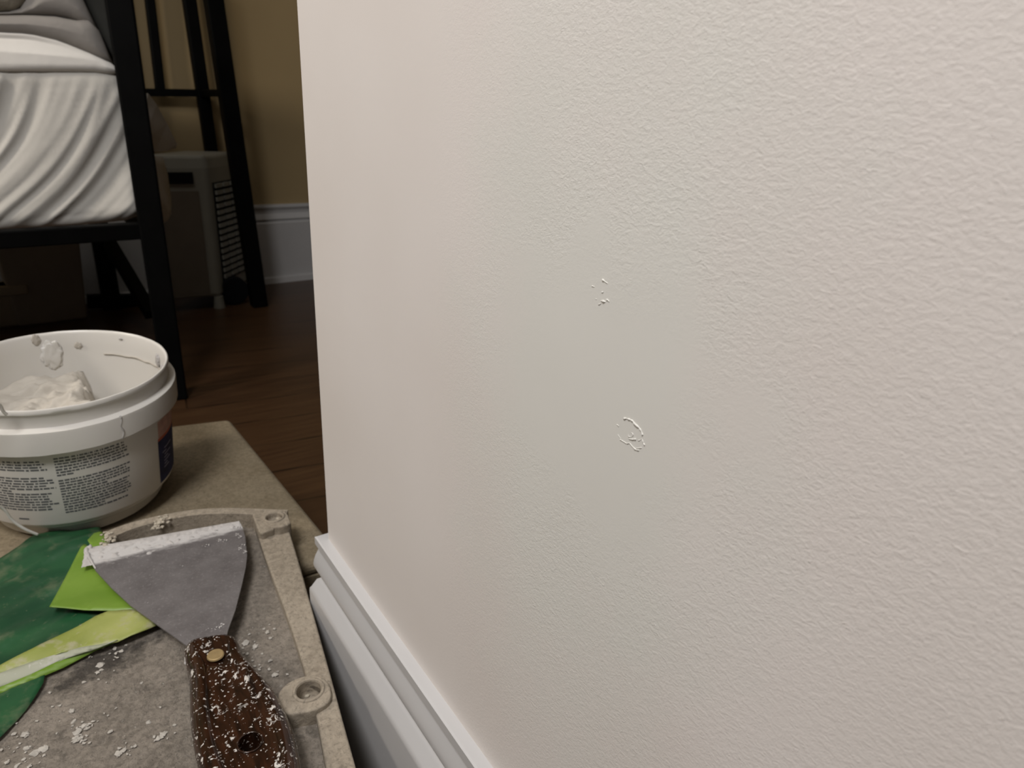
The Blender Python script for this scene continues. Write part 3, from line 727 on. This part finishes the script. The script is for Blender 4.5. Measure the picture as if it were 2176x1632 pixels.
# --- white pail
Tt = -.07; sc_ = .2058
axis = Vector((0, Tt, 1)).normalized(); U = Vector((1, 0, 0)); V = axis.cross(U).normalized()
RC = Vector((-.0086*sc_, 3.0118*sc_, H - sc_)); HT = .5741*sc_; RR = .3847*sc_; RBASE = .3022*sc_
pail = empty('pail', tuple(RC - axis*HT))
tag(pail, 'open white plastic pail of joint compound standing on the beige box', 'pail')
def cyl(t, off, r): return RC - axis*off + (U*math.cos(t) + V*math.sin(t))*r
def lathe(name, prof, mat, parent, n=128, wob=0.0, smooth=True):
    bm = bmesh.new(); R = []
    for off, r in prof:
        R.append([bm.verts.new(cyl(2*math.pi*k/n, off + wob*noise.noise(Vector((k*.35, off*50, 0))), r)) for k in range(n)])
    for A_, B_ in zip(R, R[1:]):
        for k in range(n): bm.faces.new((A_[k], A_[(k+1)%n], B_[(k+1)%n], B_[k]))
    o = from_bm(name, bm, mat, parent, smooth); o.data.set_sharp_from_angle(angle=.7); return o
RW1, RW2 = RR*.972, RR*.915
def wall_r(off): return RW1 + (RW2-RW1)*(off-.034)/(.100-.034)
prof = [(.105, RBASE*.9), (HT-.004, RW2*.80), (HT-.004, RBASE*.2), (HT, RBASE*.2), (HT, RBASE*.985), (HT-.0012, RBASE), (.1075, RBASE*1.045), (.1035, RW2*.96), (.1015, RW2*.99), (.0995, RW2), (.036, RW1), (.034, RW1), (.0338, RR*1.035),
        (.0332, RR*1.046), (.017, RR*1.050), (.0150, RR*1.046), (.0142, RR*1.02), (.0135, RR*.982), (.004, RR*.978), (.0032, RR*.985), (.002, RR*.999), (.0, RR*1.0), (-.0012, RR*.993), (-.0014, RR*.985), (-.0008, RR*.975), (.0015, RR*.966), (.012, RR*.955), (.060, RR*.925), (.105, RR*.87), (HT-.004, RW2*.80)]
prof = prof[2:]
lathe('body', prof, M['pail'], pail, wob=.0003)
def inner_r(off):
    a = RR*.955 + (RR*.925-RR*.955)*(off-.012)/.048 if off < .060 else RR*.925 + (RR*.87-RR*.925)*(off-.060)/.045
    return a - .0003
# joint compound: high on the left, scraped away on the right
bm = bmesh.new(); NR, NTH = 60, 128; G = []
def comp_off(x, y):
    # x right, y away from the camera, in metres from the axis
    e = .019 + .010*noise.noise(Vector((y*45, 1, 1))) + .20*y*0
    k = smooth01(-.004, .006, (x - e) + .004*noise.noise(Vector((x*300, y*300, 5))))
    hi = .036 + .006*noise.noise(Vector((x*40, y*40, 2))) + .0060*noise.noise(Vector((x*90, y*170, 7)))*(.5+abs(noise.noise(Vector((x*30, y*30, 4))))*2) + .0012*noise.noise(Vector((x*420, y*420, 3))) + .10*max(0, y)*.25
    hi -= .004*math.exp(-((x-.008)**2+(y+.008)**2)/.00025)
    lo = .086 + .002*noise.noise(Vector((x*50, y*50, 9)))
    return hi + (lo-hi)*k
for i in range(NR+1):
    row = []
    for k in range(NTH):
        t_ = 2*math.pi*k/NTH; rr_ = i/NR; x = RR*.93*rr_*math.cos(t_); y = RR*.93*rr_*math.sin(t_); off = comp_off(x, y)
        lim = inner_r(off) + .0002
        row.append(bm.verts.new(RC - axis*off + (U*math.cos(t_)+V*math.sin(t_))*min(rr_*RR*.95, lim)))
    G.append(row)
for A_, B_ in zip(G, G[1:]):
    for k in range(NTH):
        try: bm.faces.new((A_[k], A_[(k+1)%NTH], B_[(k+1)%NTH], B_[k]))
        except ValueError: pass
bmesh.ops.remove_doubles(bm, verts=bm.verts[:], dist=1e-5)
from_bm('joint_compound', bm, M['compound'], pail, True)
# dried film line and dollops on the inner wall
def in_wall(t, off): return cyl(t, off, inner_r(off) - .0004)
bm = bmesh.new(); P = [in_wall(math.radians(a), .020 + .0016*noise.noise(Vector((a*.12, 0, 0))) + (0.00 if a > 0 else .004)) for a in range(-38, 64, 3)]
tube_bm(bm, P, [.0006 + .0004*abs(noise.noise(Vector((i*.7, 5, 0)))) for i in range(len(P))], 6); from_bm('dried_line', bm, M['compound'], pail, True)
def blob(name, t, off, w_, h_, th, mat, seed):
    bm = bmesh.new(); res = bmesh.ops.create_icosphere(bm, subdivisions=4, radius=1)
    c = in_wall(t, off); er = (U*math.cos(t)+V*math.sin(t)); et = (-U*math.sin(t)+V*math.cos(t))
    for v in bm.verts:
        n_ = 1 + .35*noise.noise(v.co*2.2 + Vector((seed,0,0))) + .12*noise.noise(v.co*6); p = v.co*n_
        v.co = c + et*p.x*w_ + axis*p.y*h_ + er*p.z*th
    return from_bm(name, bm, mat, pail, True)
blob('compound_dollop', math.radians(92), .019, .008, .013, .0018, M['pail'], 1)
blob('compound_dollop', math.radians(99), .003, .003, .005, .0005, M['compound'], 3)
blob('compound_dollop', math.radians(76), .012, .003, .003, .0005, M['compound'], 6)
blob('compound_dollop', math.radians(12), .013, .003, .006, .0016, M['crust'], 4)
blob('compound_dollop', math.radians(2), .017, .0025, .005, .0016, M['crust'], 5)
blob('compound_dollop', math.radians(48), .004, .0016, .0008, .0008, M['crust'], 7)
# ragged chips on the collar
def surf(px, py, rfun, inner=False):
    """where a camera ray meets the outer wall of the pail: angle and depth below the rim"""
    r = ray(px, py).normalized(); off = .05
    for it in range(12):
        R_ = rfun(off); o = CAM - RC; d_ = r - axis*r.dot(axis); o_ = o - axis*o.dot(axis)
        a, b, c = d_.dot(d_), 2*o_.dot(d_), o_.dot(o_) - R_*R_; disc = b*b-4*a*c
        if disc < 0: disc = 0
        t_ = (-b-math.sqrt(disc))/(2*a); p = CAM + r*t_; off = -(p-RC).dot(axis)
    return math.atan2((p-RC).dot(V), (p-RC).dot(U)), off
ths, offs = surf(258, 900, lambda o: RR*1.05)
bm = bmesh.new(); P = [cyl(ths + .010*math.sin(k*1.1), .0145 + .0018*k*1.05, RR*1.050) for k in range(11)]
tube_bm(bm, P, [.0003 + .0005*(k in (0, 6, 10)) for k in range(11)], 6); from_bm('collar_tear', bm, M['crust'], pail, True)
# printed text: two columns of fine grey lines on the wall of the pail
def patch_on_wall(bm, t0, t1, o0, o1, lift=.00012, n=None):
    n = n or max(1, int(abs(t1-t0)/.05)); prev = None
    for k in range(n+1):
        t_ = t0 + (t1-t0)*k/n; a = bm.verts.new(cyl(t_, o0, wall_r(o0)+lift)); b = bm.verts.new(cyl(t_, o1, wall_r(o1)+lift))
        if prev: bm.faces.new((prev[0], a, b, prev[1]))
        prev = (a, b)
wf = wall_r
def col(tl_px, br_px, rows, gaps, seed, name):
    """rows of word-length dashes; gaps: blank rows after these rows"""
    r_ = random.Random(seed); bm = bmesh.new()
    (ta, oa), (tb, ob), (tc, oc_), (td, od) = [surf(*p, wf) for p in (tl_px[0], tl_px[1], br_px[0], br_px[1])]
    for i in range(rows):
        v = (i+.5)/rows
        L = ta + (tc-ta)*v; R_ = tb + (td-tb)*v; o_l = oa + (oc_-oa)*v; hgt = (oc_-oa)/rows*.6
        short = gaps.get(i, r_.uniform(.90, 1.0)); x = 0.0
        while x < short:
            w_ = r_.uniform(.02, .085); e = min(short, x+w_)
            patch_on_wall(bm, L+(R_-L)*x, L+(R_-L)*e, o_l, o_l+hgt*r_.uniform(.85, 1.1), n=2)
            x = e + r_.uniform(.006, .016)
    return from_bm(name, bm, M['ink'], pail, recalc=True)
col(((112, 971), (274, 935)), ((140, 1090), (284, 1048)), 21, {6: .22, 7: 0.0, 12: .62, 19: .55}, 3, 'printed_text')
col(((-90, 950), (102, 972)), ((-40, 1062), (134, 1090)), 19, {4: .35, 5: .0, 11: .55, 17: .9}, 4, 'printed_text')
# small batch mark near the base
bm = bmesh.new(); t1_, o1_ = surf(42, 1104, wf); patch_on_wall(bm, t1_, t1_+.10, min(o1_, .0985)-.0018, min(o1_, .0985)-.0004); from_bm('batch_mark', bm, M['ink'], pail)
# coloured front label at the right edge
def lab(name, pts, mat, lift):
    bm = bmesh.new(); q = [surf(x, y, wf) for x, y in pts]
    # pts: left-top, left-bottom; label wraps round to the right
    (ta, oa), (tb, ob) = q; n_ = 24; prev = None
    for k in range(n_+1):
        s_ = k/n_; t_ = ta + 1.5*s_; a = bm.verts.new(cyl(t_, oa - .012*0*s_, wall_r(oa)+lift)); b = bm.verts.new(cyl(t_, ob - 0*s_, wall_r(ob)+lift))
        if prev: bm.faces.new((prev[0], a, b, prev[1]))
        prev = (a, b)
    return from_bm(name, bm, mat, pail, True)
lab('label_red_band', [(334, 898), (335, 935)], M['red_ink'], .0002)
lab('label_orange_stripe', [(335, 934), (335, 940)], M['orange_ink'], .00025)
lab('label_blue_panel', [(335, 939), (338, 1030)], M['blue_ink'], .0002)
tB, oB = surf(344, 955, wf); bm = bmesh.new(); r_ = random.Random(2)
for k in range(7): 
    o_ = oB + .003*k; patch_on_wall(bm, tB + r_.uniform(0, .05), tB + r_.uniform(.08, .25), o_, o_+.0009, .0004)
from_bm('label_lettering', bm, M['pale_ink'], pail)
# wire handle: one end at the rim on the left, hanging down in front and lying against the base
fy_ = RC.y - RR
hp = [aty(14, 881, fy_-.001), aty(6, 873, fy_-.002), aty(-4, 858, fy_-.004), aty(-40, 850, fy_-.010), aty(-90, 880, fy_-.012), aty(-110, 960, fy_-.012), aty(-60, 1040, fy_-.004), aty(-20, 1068, fy_+.002), aty(0, 1077, fy_+.006), aty(12, 1086, fy_+.0075), aty(22, 1101, fy_+.0085), aty(38, 1115, fy_+.009), aty(58, 1127, fy_+.0095), aty(80, 1136, fy_+.011)]
bm = bmesh.new(); tube_bm(bm, catmull(hp, 6), .0011, 8); from_bm('bail_handle', bm, M['pail'], pail, True)

# --- putty knife
ZK = .1565
kn = empty('putty_knife', tuple(atz(440, 1385, ZK)))
tag(kn, 'putty knife with plaster-caked steel blade and speckled dark wooden handle, resting on the case', 'putty knife')
e0, e1 = atz(181, 1166, ZK), atz(509, 1108, ZK)
bl_px = [(181,1166),(186,1182),(203,1212),(237,1249),(277,1286),(338,1330),(372,1354),(396,1371),(404,1384),(420,1410),(470,1410),(480,1380),(480,1361),(484,1340),(500,1296),(514,1242),(522,1206),(525,1181),(521,1141),(516,1122),(509,1108)]
bp = [atz(x, y, ZK) for x, y in bl_px]
ex = (e1-e0).normalized(); ey = Vector((ex.y, -ex.x, 0))            # ey points from the edge toward the handle
blo = bpy.data.objects.new('blade', None)
loc = Matrix(((ex.x, ey.x, 0, e0.x), (ex.y, ey.y, 0, e0.y), (0, 0, -1, ZK), (0, 0, 0, 1)))
inv = loc.inverted(); bpy.data.objects.remove(blo)
lp = [inv @ p for p in bp]
bm = bmesh.new(); f = bm.faces.new([bm.verts.new((p.x, p.y, 0)) for p in lp]); 
r_ = bmesh.ops.extrude_face_region(bm, geom=[f]); bmesh.ops.translate(bm, verts=[g_ for g_ in r_['geom'] if isinstance(g_, bmesh.types.BMVert)], vec=(0, 0, .0009))
o = from_bm('blade', bm, blade_material(.1)); o.parent = kn; o.matrix_parent_inverse = Matrix.Identity(4); o.matrix_basis = Matrix.Translation(-kn.location) @ loc
# caked plaster along the edge
bm = bmesh.new(); Wd = (e1-e0).length; NXp, NYp = 150, 22; rows = []
for i in range(NXp+1):
    x = Wd*i/NXp; wid = .017 + .006*(1-i/NXp) + .0075*noise.noise(Vector((x*110, 2, 0))) + .0032*noise.noise(Vector((x*420, 8, 0)))
    wid = max(.0015, wid*(1 - .6*smooth01(.50, .85, i/NXp))); row = []
    for j in range(NYp+1):
        y = wid*j/NYp; q = math.sin(math.pi*min(1, (j/NYp)**.8*.97+.03)); lum = .0006 + .0011*abs(noise.noise(Vector((x*260, y*420, 1)))) + .0006*noise.noise(Vector((x*90, y*120, 4)))
        hgt = q**.5*lum - smooth01(.003, .008, y)*(.0012 + .0026*noise.noise(Vector((x*230, y*330, 11))))
        hgt = max(-.0004, hgt)
        if j == 0: hgt = .0002
        row.append(bm.verts.new(e0 + ex*(x + .0006*noise.noise(Vector((y*300, x*300, 0)))) + ey*(y + (-.0004 if j == 0 else 0)) + Vector((0, 0, hgt))))
    rows.append(row)
for A_, B_ in zip(rows, rows[1:]):
    for j in range(NYp): bm.faces.new((A_[j], B_[j], B_[j+1], A_[j+1]))
from_bm('plaster_crust', bm, M['crust'], kn, True)
bm = bmesh.new(); P = catmull([atz(x, y, ZK+.0002) for x, y in ((196,1163),(184,1167),(187,1180),(195,1194),(203,1208))], 6)
tube_bm(bm, P, [.0004 + .0021*(1-i/len(P))*(.6+.8*abs(noise.noise(Vector((i*.8, 3, 3))))) for i in range(len(P))], 8); from_bm('plaster_crust', bm, M['crust'], kn, True)
bm = bmesh.new(); P = catmull([atz(x, y, ZK+.0012) for x, y in ((394,1412),(395,1392),(410,1376),(440,1367),(472,1362),(492,1362),(506,1368))], 5)
tube_bm(bm, P, [.0003 + .0006*abs(noise.noise(Vector((i*1.3, 3, 3)))) for i in range(len(P))], 6); from_bm('plaster_crust', bm, M['crust'], kn, True)
for L_ in (((506,1122),(502,1136),(510,1140)), ((516,1160),(508,1166),(520,1172)), ((478,1150),(465,1148)), ((440,1160),), ((462,1336),(470,1328)), ((425,1366),(445,1364)), ((468,1354),)):
    lumps('plaster_crust', [atz(x, y, ZK+.0002) for x, y in L_], M['crust'], kn, .0009, 6, 10)
# handle: a lofted body with a flat inset panel and a bevelled rim
hz = ZK + .001
hpx = [(394,1402),(392,1391),(400,1380),(416,1371),(440,1366),(470,1361),(490,1361),(503,1366),(511,1378),(516,1395),(530,1413),(553,1439),(581,1471),(605,1516),(624,1560),(634,1600),(640,1650),(632,1700),(600,1740),(550,1755),(500,1745),(460,1715),(432,1665),(414,1600),(406,1540),(404,1480),(403,1440),(396,1418)]
base = [atz(x, y, hz) for x, y in hpx]; ring = catmull(base, 4, True)
cen = sum(ring, Vector())/len(ring)
hx = ((atz(540, 1740, hz) - atz(455, 1365, hz)).normalized())
def inset(pts, d):
    out = []; N = len(pts)
    for i, p in enumerate(pts):
        t_ = (pts[(i+1)%N] - pts[i-1]).normalized(); n_ = Vector((-t_.y, t_.x, 0))
        if n_.dot(cen-p) < 0 and False: n_ = -n_
        out.append((p, n_))
    s_ = 1 if sum(n_.dot(cen-p) for p, n_ in out) > 0 else -1
    return [p + n_*d*s_ for p, n_ in out]
levels = [(0.0015, -.0095), (0.0, -.0075), (-.0005, -.002), (0.0, .0015), (.0012, .0048), (.0030, .0072), (.0050, .0084), (.0068, .0086), (.0080, .0080), (.0088, .0070), (.0094, .0064), (.0104, .0062)]
bm = bmesh.new(); RG = []
topc = sum(base[2:8], Vector())/6
for d, z in levels:
    row = []
    for p, p0 in zip(inset(ring, max(d, 0)), ring):
        w_ = smooth01(.006, .026, (p0 - topc).dot(hx)); f_ = 1 if d <= .0052 else (.0052 + (d-.0052)*w_)/d
        zz = z if d <= .0052 else .0085 + (z-.0085)*w_
        q = p0 + (p-p0)*f_; row.append(bm.verts.new((q.x, q.y, hz + zz)))
    RG.append(row)
for A_, B_ in zip(RG, RG[1:]):
    for k in range(len(A_)): bm.faces.new((A_[k], A_[(k+1)%len(A_)], B_[(k+1)%len(B_)], B_[k]))
bm.faces.new(RG[0][::-1]); bm.faces.new(RG[-1])
ho = from_bm('handle', bm, wood_material(), kn, True); ho.data.set_sharp_from_angle(angle=.9)
hh = atz(531, 1577, hz+.0066); hr = (atz(557, 1572, hz+.0066)-hh).length
bpy.context.view_layer.update(); cut([ho], hh, hr, .13, .2)
for p in ho.data.polygons: p.use_smooth = True
ho.data.set_sharp_from_angle(angle=.6)
# eyelet rim of the hanging hole, and the brass rivet
bm = bmesh.new(); n_ = 36; tube = [Vector((hh.x + hr*1.03*math.cos(2*math.pi*k/n_), hh.y + hr*1.03*math.sin(2*math.pi*k/n_), hz+.0066)) for k in range(n_)]
tube_bm(bm, tube + [tube[0]], .0005, 6); from_bm('eyelet_rim', bm, ho.data.materials[0], kn, True)
rc = atz(458, 1392, hz+.0086); r3 = (atz(477, 1390, hz+.0086)-rc).length
bm = bmesh.new(); bmesh.ops.create_cone(bm, cap_ends=True, segments=32, radius1=r3, radius2=r3*.9, depth=.0012, matrix=Matrix.Translation(rc+Vector((0,0,.0001))))
rv = from_bm('rivet', bm, M['brass'], kn); bevel(rv, .0003)
bm = bmesh.new()
for a, b in (((450,1396),(456,1391)), ((459,1390),(462,1394)), ((464,1387),(467,1391))):
    bar_bm(bm, atz(*a, hz+.0093), atz(*b, hz+.0093), .0006, .0003)
d_ = from_bm('rivet_dent', bm, M['hole']); d_.parent = rv; d_.matrix_parent_inverse = rv.matrix_world.inverted() if False else Matrix.Translation(-kn.location)
